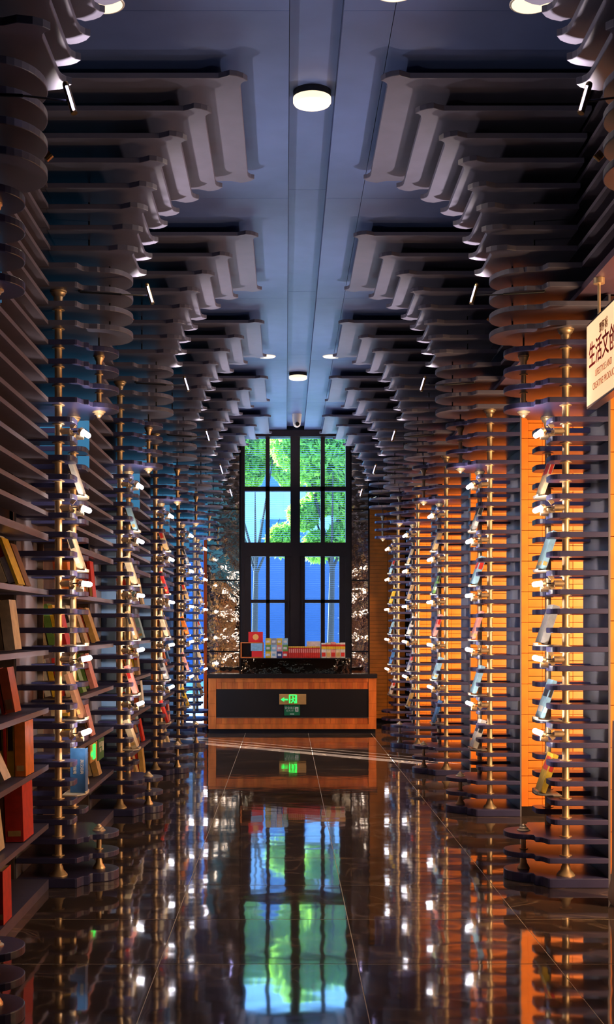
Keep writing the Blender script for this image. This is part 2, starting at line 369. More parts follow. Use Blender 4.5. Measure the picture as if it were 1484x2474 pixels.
for i in YC:
    for s in (-1, 1):
        t = thing('display_tower', 'navy stacked-plate tower with brass poles along the %s wall, %s' % (WN[s], ROW[i+1]), 'display tower', (0, YC[i], 0), 'navy plate towers along the %s wall' % WN[s]); t['kind'] = 'thing'
        for k in range(8):
            obj('ceiling_plate', plate_mesh('c%d' % k, s, horn_outline(*CORB[k])), t, (0, 0, zk(k)))
        for k in range(8, 12): obj('lobed_plate', plate_mesh('l', s, lobe_outline(.968, .15, .20)), t, (0, 0, zk(k)))
        for k in range(12, 16): obj('lobed_plate', plate_mesh('m', s, lobe_outline(1.045, .12, .14)), t, (0, 0, zk(k)))
        for k in range(16, 38):
            obj('front_plate', plate_mesh('pf', s, prong_outline(-1)), t, (0, 0, zk(k)))
            obj('rear_plate', plate_mesh('pr', s, prong_outline(1)), t, (0, 0, zk(k)))
        low = [38, 39]
        if i == 4:
            lo = lobe_outline(1.135, .03, .12)
            for k in low: obj('base_plate', plate_mesh('n', s, lo), t, (0, 0, zk(k)))
            obj('plinth', plate_mesh('nb', s, lo, .05, .004), t, (0, 0, 0))
        else:
            for k in low: obj('base_plate', plate_mesh('m', s, lobe_outline(1.045, .12, .14)), t, (0, 0, zk(k)))
            obj('plinth', plate_mesh('mb', s, lobe_outline(1.045, .12, .14), .05, .004), t, (0, 0, 0))
        B('back_panel', GREYP, lambda bm: bm_box2(bm, (s*1.541, -.285, .0), (s*1.552, .285, 3.09)), t)
        obj('front_pole', POLEF[s], t, (s*PX, -.2, 0)); obj('rear_pole', POLER, t, (s*1.325, .2, 0))
        if i != 4:
            obj('short_pole', POLEL, t, (s*1.152, 0, 0)); obj('finial', BALL, t, (s*1.152, 0, zk(38)+TH))
        obj('upper_pole', POLEU, t, (s*1.152, 0, 0))
        obj('finial', BALL, t, (s*1.152, 0, zk(15)), (PI, 0, 0))
        B('black_rod', BLACKM, lambda bm: (bm_cyl(bm, (s*1.152, 0, zk(12)+TH), (s*1.152, 0, zk(11)), .005, seg=8),
            bm_cyl(bm, (s*1.10, .05, zk(11)+TH), (s*1.10, .05, zk(7)), .005, seg=8), bm_cyl(bm, (s*1.19, -.1, zk(7)+TH), (s*1.19, -.1, ZC), .005, seg=8)), t)
        for j, z in enumerate(LAMPZ):
            lm = obj('book_lamp', LAMP[0][0 if s > 0 else 1], t, (0, 0, z))
            obj('arm', LAMP[1][0 if s > 0 else 1], lm); obj('knuckle', LAMP[2][0 if s > 0 else 1], lm)
            bd = Vector((-s*math.cos(TILTS[j]), -.25, -math.sin(TILTS[j]))).normalized()
            q = bd.to_track_quat('Z', 'Y').to_euler()
            obj('socket', SOCK, lm, Vector((s*1.212, -.205, 0)), q); obj('bulb', BULBM, lm, Vector((s*1.212, -.205, 0))+bd*.002, q)
            if i >= 0:
                light('SPOT', 'book_lamp_light', (s*1.10, YC[i]-.16, z), 5.0 if i < 3 else 3.5, (1.0, 0.84, 0.70), aim((s, .15, .7 if j == 0 else 0)), shadow_soft_size=.02, spot_size=2.3, spot_blend=.6)
        for j, k in enumerate(TRAYK):
            obj('book_tray', TRAY if s > 0 else TRAYM, t, (0, 0, zk(k)+TH+.001))
        if s < 0:  # added glowing strips between the plates for the blue light on this side
            for k in range(0, 19):
                zt_ = (zk(k-1) if k else ZC)-.002; zb2 = zk(k)+TH+.002
                xa = 1.12 if k < 8 else (1.19 if k < 16 else 1.25)
                for x0, x1 in ((xa, 1.315), (1.318, 1.53)):
                    kk = ('bl', x0, k == 0)
                    if kk not in PM:
                        bm = bmesh.new(); bm_box2(bm, (-x1, 0, 0), (-x0, .006, zt_-zb2)); PM[kk] = finish(bm, 'added_glow_strip', GLOWB)
                    obj('added_glow_strip', PM[kk], t, (0, .292, zb2))
        # tube spotlight on a thin black arm under the wide plates
        tb = obj('tube_spotlight', TUBE, t, (s*.858, -.17, 3.118), Euler((-.18, s*.30, 0)))
        obj('light_slit', TSLIT, tb, (0, 0, 0), (0, 0, .55 if s < 0 else -.2))
        B('lamp_arm', BLACKM, lambda bm: (bm_cyl(bm, (s*1.22, -.22, 3.118), (s*1.0, -.24, 3.10), .006, seg=8), bm_cyl(bm, (s*1.0, -.24, 3.10), (s*.868, -.17, 3.112), .004, seg=8), bm_cyl(bm, (s*1.22, -.22, 3.118), (s*1.22, -.22, 3.13), .01, seg=8)), t)
        B('added_uplight', BRASSD, lambda bm: (bm_cyl(bm, (s*1.03, .30, 3.09), (s*1.01, .30, 3.11), .016, .018, 12), bm_cyl(bm, (s*1.03, .30, 3.095), (s*1.08, .16, 3.10), .004, seg=8)), t)  # uplight added out of sight behind the lobed plates to brighten the ceiling plates
        light('SPOT', 'added_uplight_lamp', (s*.985, YC[i]+.30, 3.13), 33, (1.0, 0.84, 0.74), aim((-s*.72, -.04, .70)), shadow_soft_size=.03, spot_size=1.9, spot_blend=.7)
        light('SPOT', 'tube_light', (s*.78, YC[i]-.20, 3.04), 4, (1.0, 0.86, 0.80), aim((-s*.60, .14, .8)), shadow_soft_size=.05, spot_size=2.0, spot_blend=.8)

# ------------------------------------------------------------------ brick piers and lit niches on the right
bm = bmesh.new(); bm_box(bm, (0, 0, 0), (.2165, .03, .0510)); BR = [finish(bm, 'brick', ORANGE)]
m2 = BR[0].copy(); m2.materials[0] = ORANGE2; BR.append(m2)
bm = bmesh.new(); bm_box(bm, (0, 0, 0), (.100, .03, .0510)); BH = finish(bm, 'brick', ORANGE)
bm = bmesh.new(); bm_box(bm, (0, 0, 0), (.053, .034, .2165)); BS = finish(bm, 'edge_brick', ORANGE)
zb = .07
for i in range(0, 5):
    yf = YC[i]-.268
    t = thing('brick_pier', 'orange brick pier behind the brass poled tower %s' % ROW[i+1], 'wall', (1.9, YC[i], 0), 'orange brick piers on the right')
    boxobj('core', JOINT, (-.345, -.25, zb), (.69, .27, 3.09), t)
    boxobj('plinth', FRAME, (-.345, -.27, 0), (.69, .27, zb), t)
    n = int((3.09-zb)/.055)
    if i < 3:
        for r in range(n):
            z = zb+.0275+.055*r
            obj('brick', BH, t, (-.30+.052, -.256, z))
            for c in range(3 if i == 0 else 2):
                obj('brick', BR[(r*7+c*3+r//3) % 2], t, (-.197+.11+.22*c, -.256+.0015*((r*5+c) % 3-1), z))
    else:
        def f(bm):
            for r in range(n):
                z = zb+.0275+.055*r
                bm_box(bm, (-.248, -.256, z), (.10, .03, .0510))
                for c in range(2): bm_box(bm, (-.087+.22*c, -.256, z), (.2165, .03, .0510))
        o = B('brick', ORANGE, f, t); o['kind'] = 'stuff'
    for r in range(int((3.09-zb)/.22)): obj('edge_brick', BS, t, (-.3265, -.258, zb+.11+.22*r))
    y_l = YC[i]-1.30
    t = thing('added_niche_light', 'added unseen tall warm light in the niche corner before the tower %s' % ROW[i+1], 'light', (2.50, y_l, .25), 'added warm niche lights')  # strip light added out of view so the bricks are lit evenly
    boxobj('housing', BLACKM, (0, -.03, 0), (.03, .03, 2.5), t)
    boxobj('diffuser', WARML, (-.005, -.02, .02), (-.0005, .02, 2.48), t)
    light('AREA', 'added_niche_area', (2.46, y_l+.03, 1.5), 62 if i < 2 else 52, (1.0, 0.60, 0.30), aim((-.62, .9, 0)), shape='RECTANGLE', size=2.3, size_y=.06)
    bpy.context.scene.objects[-1].rotation_euler = (Euler((0, 0, 0)))
    lo_ = bpy.context.scene.objects[-1]
    d_ = Vector((-.62, .9, 0)).normalized(); z_ = -d_; x_ = Vector((0, 0, 1)); y_ = z_.cross(x_)
    lo_.rotation_euler = Matrix((x_, y_, z_)).transposed().to_euler()

# ------------------------------------------------------------------ left bookcases
SHZ = [.05, .34, .645, .94, 1.24, 1.55, 1.83]
BAYN = {-1: 'nearest', 0: 'second', 1: 'third', 2: 'fourth'}
for k in (-1, 0, 1, 2):
    y0, y1 = YC[k]+.30, YC[k+1]-.30
    if k == -1: y0 = YC[-1]+.30
    t = thing('bookcase', '%s bookcase from the camera in the left wall with navy shelf boards' % BAYN[k], 'bookcase', (-1.53, (y0+y1)/2, 0), 'bookcases built into the left wall')
    h = (y1-y0)/2
    for j, z in enumerate(SHZ):
        boxobj('shelf_board', SHELFM, (-.15, -h, z-(.05 if j == 0 else .026)), (.16, h, z), t)
    boxobj('back_panel', BROWN, (-.165, -h, 0), (-.152, h, ZC), t)
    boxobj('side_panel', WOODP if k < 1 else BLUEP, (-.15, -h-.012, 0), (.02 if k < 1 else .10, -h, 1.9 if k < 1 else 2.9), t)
    boxobj('side_panel', BROWN, (-.15, h, 0), (-.02, h+.012, 1.9), t)

# ------------------------------------------------------------------ books
CC = {'cream': (.72, .58, .38), 'white': (.75, .72, .68), 'red': (.62, .03, .02), 'orange': (.80, .20, .02), 'yellow': (.80, .52, .04), 'green': (.16, .34, .08), 'blue': (.05, .17, .42),
      'light blue': (.28, .48, .62), 'brown': (.26, .12, .06), 'brick red': (.50, .10, .04), 'tan': (.52, .34, .16), 'grey': (.34, .33, .33), 'pink': (.75, .30, .26), 'black': (.03, .03, .035), 'gold': (.62, .38, .12), 'navy': (.03, .05, .16)}
CM = {k: mat('cover_'+k.replace(' ', '_'), v, 0.45, noise=0.25, scale=25) for k, v in CC.items()}
PAGE = mat('book_pages', (.72, .64, .48), 0.8, noise=0.15, scale=200, stretch=(1, .1, .1))
LABM = mat('pale_print', (.72, .66, .55), 0.6); LABD = mat('dark_print', (.06, .04, .04), 0.6)
bcache = {}
def book(col, th, h, d, label, group, loc, rot, band=None):
    """spine faces +X, thickness along Y, origin at the bottom centre of the spine edge"""
    key = (col, round(th, 3), round(h, 3), round(d, 3), band)
    if key not in bcache:
        bm = bmesh.new(); c = .0025
        bm_box2(bm, (-d, -th/2, 0), (0, -th/2+c, h)); bm_box2(bm, (-d, th/2-c, 0), (0, th/2, h)); bm_box2(bm, (-c, -th/2+c, 0), (0, th/2-c, h))
        cov = finish(bm, 'book', CM[col])
        bm = bmesh.new(); bm_box2(bm, (-d+.003, -th/2+c, .003), (-c, th/2-c, h-.003)); pg = finish(bm, 'pages', PAGE)
        lb = []
        if band:
            for a, b_, mm in band:
                bm = bmesh.new(); bm_box2(bm, (0, -th*.36, h*a), (.0007, th*.36, h*b_)); lb.append(finish(bm, 'printed_band', CM.get(mm) or LABD))
                bm = bmesh.new(); bm_box2(bm, (-d*.85, -th/2-.0007, h*a), (-d*.15, -th/2, h*b_)); lb.append(finish(bm, 'printed_band', CM.get(mm) or LABD))
        bcache[key] = (cov, pg, lb)
    cov, pg, lb = bcache[key]
    o = tag(obj('book', cov, None, loc, rot), label, 'book', group); obj('pages', pg, o)
    for l in lb: obj('printed_band', l, o)
    return o
SHELFN = ['bottom shelf', 'second shelf up', 'third shelf up', 'fourth shelf up', 'fifth shelf up', 'sixth shelf up', 'top shelf']
STN = ['first', 'second', 'third', 'fourth', 'fifth', 'sixth']
def stack(k, j, m, y, items, lean=.3, x0=-1.392):
    """books facing the aisle at depth y, laid from the aisle towards the wall, tops leaning back"""
    x = x0
    for q, it in enumerate(items):
        col, th, h, wd = it[:4]; band = it[4] if len(it) > 4 else None
        ln = it[5] if len(it) > 5 else lean
        x -= th*math.cos(ln)
        lab = '%s book, %s from aisle in %s pile, %s, %s bookcase' % (col, STN[q], STN[m], SHELFN[j], BAYN[k])
        o = book(col, th, h, wd, lab, 'books in the %s bookcase' % BAYN[k], (x, y+.004*(q % 2), SHZ[j]+.0006+(math.sin(ln)*th if ln > 0 else 0)), (0, 0, 0), band)
        o.matrix_world = Matrix.Translation((x, y+.004*(q % 2), SHZ[j]+.0006+math.sin(ln)*th)) @ Matrix.Rotation(-ln, 4, 'Y') @ Matrix.Translation((th/2, 0, 0)) @ Matrix.Rotation(-PI/2, 4, 'Z')
        x -= th*(1/math.cos(ln)-math.cos(ln)) + .004
b1 = ((.15, .3, 'white'), (.55, .85, 'black')); b2 = ((.1, .2, 'gold'),); b3 = ((.55, .9, 'red'),); b4 = ((.48, .97, 'black'),)
stack(-1, 5, 0, 6.02, [('yellow', .014, .235, .15), ('white', .03, .235, .15, b3), ('cream', .03, .23, .15), ('tan', .03, .23, .15)], .36)
stack(-1, 5, 1, 6.24, [('brown', .014, .22, .12, None)], .36, -1.40)
stack(-1, 4, 0, 5.98, [('cream', .05, .235, .15), ('tan', .04, .235, .15), ('green', .03, .22, .15), ('tan', .05, .24, .15)], .13, -1.40)
stack(-1, 3, 0, 6.05, [('brick red', .045, .215, .14, ((.08, .3, 'brown'),)), ('red', .014, .22, .14), ('light blue', .035, .24, .14), ('blue', .03, .24, .14), ('tan', .03, .22, .14)], .18, -1.415)
stack(-1, 2, 0, 6.10, [('orange', .05, .26, .20, b2), ('yellow', .034, .255, .16, b4), ('red', .012, .255, .16), ('yellow', .034, .255, .16, b4), ('black', .04, .255, .16)], .02, -1.375)
stack(-1, 2, 1, 5.75, [('cream', .03, .22, .14), ('tan', .03, .24, .14, b2), ('cream', .025, .2, .14), ('red', .05, .18, .14)], .42, -1.40)
stack(-1, 1, 0, 6.05, [('red', .085, .265, .24, b2), ('brown', .03, .25, .2), ('red', .03, .25, .2)], .03, -1.375)
stack(-1, 1, 1, 5.70, [('cream', .05, .235, .15, b1), ('tan', .05, .235, .15)], .12, -1.42)
stack(-1, 0, 0, 5.62, [('red', .03, .235, .17, b2), ('red', .03, .235, .17, b2), ('orange', .04, .235, .17, b2), ('red', .03, .235, .17, b2), ('red', .03, .235, .17, b2), ('gold', .03, .22, .17)], .02, -1.375)
stack(0, 5, 0, 8.35, [('red', .022, .235, .15, ((.02, .4, 'gold'),)), ('red', .022, .235, .15, ((.02, .4, 'gold'),)), ('brown', .02, .2, .15), ('orange', .05, .17, .15)], .10)
stack(0, 5, 1, 7.95, [('orange', .03, .22, .15, b3), ('tan', .02, .22, .15)], .35)
stack(0, 5, 2, 7.45, [('orange', .05, .2, .15), ('brick red', .03, .2, .15)], .1)
stack(0, 4, 0, 8.50, [('gold', .035, .235, .15, b2), ('brick red', .035, .235, .15, b3), ('cream', .025, .22, .15)], .32)
stack(0, 4, 1, 8.05, [('tan', .02, .22, .15), ('cream', .03, .23, .15, b1), ('grey', .02, .22, .15)], .32)
stack(0, 4, 2, 7.70, [('white', .04, .235, .15, b1), ('light blue', .03, .22, .15), ('cream', .03, .22, .15)], .30)
stack(0, 4, 3, 7.35, [('red', .03, .22, .15), ('yellow', .025, .24, .15), ('green', .04, .24, .15), ('cream', .02, .22, .15)], .22)
stack(0, 3, 0, 8.42, [('pink', .03, .235, .16, b3), ('green', .03, .235, .16), ('brown', .035, .24, .16, b2)], .28)
stack(0, 3, 1, 7.95, [('green', .02, .2, .14), ('cream', .035, .22, .14), ('tan', .03, .22, .14)], .3)
stack(0, 3, 2, 7.50, [('cream', .03, .2, .14), ('red', .04, .23, .14), ('yellow', .03, .2, .14), ('white', .04, .22, .14)], .2)
stack(0, 2, 0, 8.30, [('pink', .012, .25, .16), ('brown', .012, .22, .14)], .24)
stack(0, 2, 1, 7.55, [('yellow', .03, .2, .14), ('yellow', .03, .22, .14), ('cream', .03, .22, .14)], .15)
stack(0, 1, 0, 8.62, [('tan', .04, .22, .14, b2), ('cream', .04, .225, .14)], .25)
stack(0, 1, 1, 8.05, [('cream', .045, .23, .14, b1), ('cream', .04, .23, .14), ('yellow', .04, .22, .14)], .2)
stack(0, 1, 2, 7.55, [('tan', .045, .23, .14), ('cream', .04, .23, .14)], .1)
pal = ['cream', 'tan', 'white', 'brown', 'red', 'green', 'cream', 'orange', 'grey', 'light blue', 'gold', 'pink', 'cream', 'yellow', 'white', 'blue', 'tan', 'brick red']
for k in (1, 2):
    for j in range(0, 6):
        for m in range(3):
            if (j+m+k) % 5 == 4: continue
            cs = R.sample(pal, 3)
            stack(k, j, m, YC[k+1]-.62-.42*m-.05*(j % 3), [(c, R.choice((.02, .03, .04)), R.choice((.235, .22, .2)), .14, R.choice((None, b1, b2, b3))) for c in cs[:2+(j+m) % 2]], R.choice((.28, .2, .1)))

TB = {(0, -1): ['white', 'cream', None, 'brown', 'blue'], (0, 1): ['cream', 'light blue', 'grey', 'light blue', 'yellow'],
      (1, -1): ['light blue', 'cream', 'tan', 'pink', 'cream'], (1, 1): ['grey', 'light blue', 'pink', 'light blue', 'white'],
      (2, -1): ['tan', 'red', 'cream', 'grey', 'red'], (2, 1): ['tan', 'green', 'pink', 'light blue', 'blue'],
      (3, -1): ['grey', 'tan', 'orange', 'pink', 'yellow'], (3, 1): ['cream', 'tan', 'white', 'grey', 'gold'],
      (4, -1): ['white', 'tan', 'light blue', 'cream', 'tan'], (4, 1): ['light blue', 'yellow', 'light blue', 'blue', 'white'],
      (-1, -1): ['cream', 'tan', 'red', 'cream', 'grey'], (-1, 1): ['cream', 'white', 'tan', 'grey', 'blue']}
TRN = ['top', 'second highest', 'middle', 'second lowest', 'lowest']
for (i, s), cols in TB.items():
    for j, c in enumerate(cols):
        if c is None or i == -1: continue
        lab = '%s book on %s tray of %s wall tower %s' % (c, TRN[j], WN[s], ROW[i+1])
        zt = zk(TRAYK[j])+TH+.0085
        if (i, s, j) == (0, -1, 4):
            o = book('blue', .085, .24, .045, 'thick blue book with white spine lettering standing upright on the lowest left tray', 'books on tower trays', (-1.262, YC[i]-.03, zt), (0, 0, -PI/2-.15), None)
            for q in range(2):
                tm = text_mesh(('\u82f1\u6c49\u8bcd\u5178' if q else '\u5b66\u4e60\u6307\u5357'), .020, LABM, 'spine_lettering')
                obj('spine_lettering', tm, o, (.0012, -.018+.04*q, .14), Euler((PI/2, PI/2, PI/2)))
            continue
        th = .022+.008*((i+j) % 3); h = .215 if (i, s, j) != (0, -1, 3) else .25
        lean = .33 if s > 0 else -.33
        # cover faces the aisle: thickness along X
        yaw = -PI/2
        key = None
        M = Matrix.Translation((s*(1.245+.010), YC[i], zt)) @ Matrix.Rotation(lean, 4, 'Y') @ Matrix.Rotation(yaw, 4, 'Z')
        o = book(c, th, h, .15, lab, 'books on tower trays', (0, 0, 0), (0, 0, 0), (b1, b3, b2, None)[(i*3+j+s) % 4] if c != 'blue' else None)
        off = Matrix.Translation((0, 0, 0))
        o.matrix_world = M @ Matrix.Translation((.075, s*(th/2)*1.0, .001 + 0*th)) if False else Matrix.Translation((s*(1.228+th/2), YC[i]-.075, zt+math.sin(.33)*th/2+.0005)) @ Matrix.Rotation(lean, 4, 'Y') @ Matrix.Rotation(yaw, 4, 'Z')

# ------------------------------------------------------------------ ceiling lights
def disc_light(y, nm):
    t = thing('ceiling_light', nm, 'light', (0, y, ZC+.055), 'round lights in the centre channel')
    B('housing', BLACKM, lambda bm: bm_cyl(bm, (0, 0, -.035), (0, 0, 0), .098, .100, seg=40), t, True)
    B('diffuser', WARML, lambda bm: bm_lathe(bm, [(.094, -.067), (.100, -.058), (.100, -.035)], seg=40), t, True)
    light('SPOT', 'disc_lamp', (0, y, ZC-.03), 24, (1.0, 0.80, 0.58), (0, 0, 0), spot_size=2.6, spot_blend=.6, shadow_soft_size=.09)
disc_light(6.75, 'large round cream ceiling light in centre channel, nearest')
disc_light(14.25, 'small distant round ceiling light in centre channel near the window')
def downlight(x, y, nm, e=16):
    t = thing('downlight', nm, 'light', (x, y, ZC), 'round recessed downlights')
    B('trim_ring', WHITEP, lambda bm: bm_lathe(bm, [(.095, -.004), (.098, -.001), (.098, 0)], seg=32), t, True)
    B('diffuser', WARML, lambda bm: bm_lathe(bm, [(.086, -.006), (.088, -.004)], seg=32), t, True)
    light('SPOT', 'downlight_lamp', (x, y, ZC-.02), e, (1.0, 0.78, 0.56), (0, 0, 0), spot_size=2.2, spot_blend=.8, shadow_soft_size=.06)
downlight(.335, 5.57, 'round downlight at the top edge right of the channel')
downlight(-.335, 13.1, 'distant round downlight left of the channel'); downlight(.335, 13.1, 'distant round downlight right of the channel')
for k in range(-1, 4):
    y = YC[k]+1.25 if k > -1 else 5.68
    for s in (-1, 1):
        downlight(s*.95, y, 'round downlight between ceiling plates on the %s, %s from camera' % (SN[s], ORD[k+1]), 7 if k < 3 else 95)

# dome camera
t = thing('dome_camera', 'white dome security camera in the ceiling channel above the window', 'security camera', (0.01, 17.0, ZC+.055))
B('mount', WHITEP, lambda bm: bm_lathe(bm, [(.055, -.11), (.062, -.05), (.066, 0)], seg=20), t, True)
B('dome', WHITEP, lambda bm: bm_sph(bm, (0, 0, -.125), .052, 16), t, True)
B('lens', BLACKM, lambda bm: bm_cyl(bm, (0.005, -.035, -.13), (0.008, -.06, -.14), .026, seg=16), t, True)

# ------------------------------------------------------------------ end wall and window
YW = 18.05
we = struct(boxobj('wall_back', FRAME, (-1.78, YW, 0), (-1.54, YW+.12, ZC+.1)), 'dark end wall around the tall window', 'wall')
boxobj('wall_piece', FRAME, (-1.27, YW, 0), (-.76, YW+.12, ZC+.1), we)
boxobj('wall_piece', FRAME, (.76, YW, 0), (2.6, YW+.12, ZC+.1), we)
boxobj('wall_piece', FRAME, (-1.54, YW, 2.95), (-1.27, YW+.12, ZC+.1), we)
boxobj('wall_piece', FRAME, (-.76, YW, 4.06), (.76, YW+.12, ZC+.1), we)
boxobj('wall_piece', FRAME, (-.76, YW, 0), (.76, YW+.12, .78), we)
boxobj('beam', FRAME, (-.75, YW-.10, 4.02), (.75, YW, 4.11), we)
win = struct(obj('window_1', None, None, (0, YW, 0)), 'tall black framed window of sixteen panes', 'window')
SX = YW/3100.0
def px2x(p): return (p-690)*SX-.14
def py2z(p): return 1.36+(1514-p)*SX
bars = []
def bar(x0, x1, z0, z1, y0=-.05, y1=.07): boxobj('frame_bar', FRAME, (x0, y0, z0), (x1, y1, z1), win)
XL = [px2x(v) for v in (584, 592, 642, 652, 702, 725, 775, 785, 835, 846)]
ZT, ZM1, ZM2, ZB = py2z(1058), py2z(1176), py2z(1187), py2z(1311)
bar(XL[0], XL[1], .78, 4.06); bar(XL[8], XL[9], .78, 4.06); bar(XL[4], XL[5], .78, 4.06, -.06); bar(XL[0], XL[9], ZT, 4.06)
bar(XL[1], XL[4], ZM2, ZM1, -.03); bar(XL[5], XL[8], ZM2, ZM1, -.03)
bar(XL[2], XL[3], ZB, ZT, -.03); bar(XL[6], XL[7], ZB, ZT, -.03)
ZD = py2z(1345); bar(XL[1], XL[4], ZD, ZB, -.055); bar(XL[5], XL[8], ZD, ZB, -.055)
for (a, b, mid) in (((592, 607), (688, 702), (643, 652)), ((725, 737), (820, 835), (775, 785))):
    bar(px2x(a[0]), px2x(a[1]), .78, ZD, -.04); bar(px2x(b[0]), px2x(b[1]), .78, ZD, -.04)
    bar(px2x(mid[0]), px2x(mid[1]), .9, ZD, -.03)
    bar(px2x(a[1]), px2x(b[0]), py2z(1457), py2z(1449), -.03); bar(px2x(a[1]), px2x(b[0]), .78, .92, -.04)
for x in (px2x(697), px2x(731)): B('handle', BLACKM, lambda bm: bm_box(bm, (x, -.07, 1.65), (.02, .03, .14)), win)
panes = []
for xa, xb in ((XL[1], XL[2]), (XL[3], XL[4]), (XL[5], XL[6]), (XL[7], XL[8])):
    panes += [(xa, xb, ZM1, ZT), (xa, xb, ZB, ZM2)]
for xa, xb in ((607, 643), (652, 688), (737, 775), (785, 820)):
    panes += [(px2x(xa), px2x(xb), py2z(1449), ZD), (px2x(xa), px2x(xb), .92, py2z(1457))]
for xa, xb, za, zb_ in panes: boxobj('pane', GLASS, (xa, .01, za), (xb, .014, zb_), win)
def f(bm):
    z = .95
    while z < 4.03:
        for xa, xb in ((XL[1], XL[4]), (XL[5], XL[8])): bm_box(bm, ((xa+xb)/2, .045, z), (xb-xa-.004, .020, .0022))
        z += .030
    for x in (XL[1]+.1, XL[4]-.1, XL[5]+.1, XL[8]-.1): bm_box(bm, (x, .045, 2.5), (.0015, .0015, 3.1))
o = B('blind_slats', BLINDM, f, win); o['kind'] = 'stuff'
w2 = struct(obj('window_2', None, None, (-1.405, YW, 0)), 'narrow bright blue window at the left of the end wall', 'window')
boxobj('pane', glass('blue_glass', (.55, .78, 1.0)), (-.135, .02, .05), (.135, .026, 2.95), w2)
for z in (.05, 1.0, 2.0, 2.93): boxobj('frame_bar', FRAME, (-.135, -.01, z-.015), (.135, .05, z+.015), w2)
boxobj('door_post', REDBR, (-1.29, YW-.04, 0), (-1.245, YW-.001, 3.0), we)

for s in (-1, 1):
    xa = .79; xb = 1.24 if s < 0 else 1.02
    t = thing('mirror_panel', 'rippled gold mirror panel on the end wall %s of the window' % SN[s], 'mirror', (s*(xa+xb)/2, YW-.03, 0), 'gold mirror panels')
    for j in range(4):
        boxobj('mirror_sheet', MIRROR, (-(xb-xa)/2, -.006+.001*j, .02+1.0*j), ((xb-xa)/2, .02, 1.0+1.0*j), t)
t = thing('brick_wall', 'orange brick panel on the end wall at the right of the mirror', 'wall', (1.29, YW-.03, 0))
boxobj('core', JOINT, (-.25, 0, .07), (.25, .028, 3.05), t)
def f(bm):
    for r in range(54):
        for c in range(2): bm_box(bm, (-.125+.25*c, -.008, .1+.055*r), (.245, .02, .052))
o = B('bricks', ORANGE, f, t); o['kind'] = 'stuff'

# left side window with nearly closed shutters: sun slips through its narrow gaps
w3 = struct(obj('window_3', None, None, (-1.74, 15.7, 0)), 'shuttered side window with narrow bright gaps on the left', 'window')
ysg = [14.80, 14.86, 14.93, 15.42, 15.68, 15.82, 15.91, 16.14, 16.19, 16.62]
for q in range(0, len(ysg), 2):
    boxobj('shutter', mat('shutter_blue', (.12, .22, .50), .35), (0, ysg[q]-15.7, .10), (.006, ysg[q+1]-15.7, 3.0), w3)

# ------------------------------------------------------------------ outside: ground, building, trees
gnd = struct(boxobj('ground', mat('outside_ground', (.42, .43, .45), .9), (-30, YW+.12, -.2), (30, 60, -.02)), 'paved ground outside the window', 'ground')
BLD = mat('facade_blue_grey', (.34, .42, .50), .7, noise=.2, scale=1.5)
t = thing('building', 'pale blue grey building facade beyond the window', 'building', (-1, 34, 0))
boxobj('facade', BLD, (-9, 0, -.02), (9, 3, 6.9), t)
boxobj('lower_facade', mat('facade_dark_blue', (.03, .065, .15), .6), (-9, -.3, -.02), (9, -.001, 3.25), t)
for q in range(6):
    for r in (1, 2):
        boxobj('window', mat('facade_glass', (.05, .12, .25), .1), (-7+2.4*q, -.04, 0.8+2.1*r), (-5.8+2.4*q, .02, 2.1+2.1*r), t)
LEAF = bpy.data.materials.new('leaf'); LEAF.use_nodes = True; nt = LEAF.node_tree; b_ = nt.nodes['Principled BSDF']
b_.inputs['Base Color'].default_value = (.20, .38, .05, 1); b_.inputs['Roughness'].default_value = .6
tl = nt.nodes.new('ShaderNodeBsdfTranslucent'); tl.inputs[0].default_value = (.45, .75, .06, 1); mx = nt.nodes.new('ShaderNodeMixShader'); mx.inputs[0].default_value = .5
nt.links.new(b_.outputs[0], mx.inputs[1]); nt.links.new(tl.outputs[0], mx.inputs[2]); nt.links.new(mx.outputs[0], nt.nodes['Material Output'].inputs[0])
BARK = mat('bark', (.035, .025, .02), .9, bump=.5, scale=12)
def tree(loc, h, cr, n, nm, seed, blobs):
    rr = random.Random(seed); t = thing('tree', nm, 'tree', loc, 'trees outside the window')
    def tr(bm):
        bm_cyl(bm, (0, 0, 0), (.05, 0, h*.45), .07, .045, 10)
        for a in range(6):
            an = a*2.4; p = Vector((math.cos(an)*.5, math.sin(an)*.5, h*(.62+.05*a)))
            bm_cyl(bm, (.04, 0, h*(.42+.01*a)), p, .03, .008, 7)
    B('trunk', BARK, tr, t, True)
    vs_ = []; fs = []
    for q in range(n):
        bx, by, bz, br = blobs[rr.randrange(len(blobs))]
        while True:
            p = Vector((rr.uniform(-1, 1), rr.uniform(-1, 1), rr.uniform(-1, 1)))
            if .25 < p.length < 1: break
        p = Vector((bx, by, bz))+p*br
        a = Euler((rr.uniform(-1.2, 1.2), rr.uniform(-1.2, 1.2), rr.uniform(0, 6.28))).to_matrix(); L = rr.uniform(.06, .12)
        k0 = len(vs_)
        for d in ((-L, 0, 0), (0, -L*.4, .01), (L, 0, 0), (0, L*.4, .01)): vs_.append(p+a @ Vector(d))
        fs.append((k0, k0+1, k0+2, k0+3))
    me = bpy.data.meshes.new('foliage'); me.from_pydata([tuple(v) for v in vs_], [], fs); me.materials.append(LEAF)
    o = obj('foliage', me, t); o['kind'] = 'stuff'
tree((.62, 22.2, 0), 5.5, 1.6, 24000, 'green leafy tree outside the right half of the window', 3, [(-.1, 0, 4.35, .6), (-.5, .2, 4.6, .55), (.3, 0, 4.3, .6), (.0, .2, 3.7, .40), (.35, 0, 3.6, .45), (-.45, .1, 3.3, .25), (.3, .1, 2.85, .35), (-.2, .1, 2.75, .25), (.5, 0, 3.2, .35)])
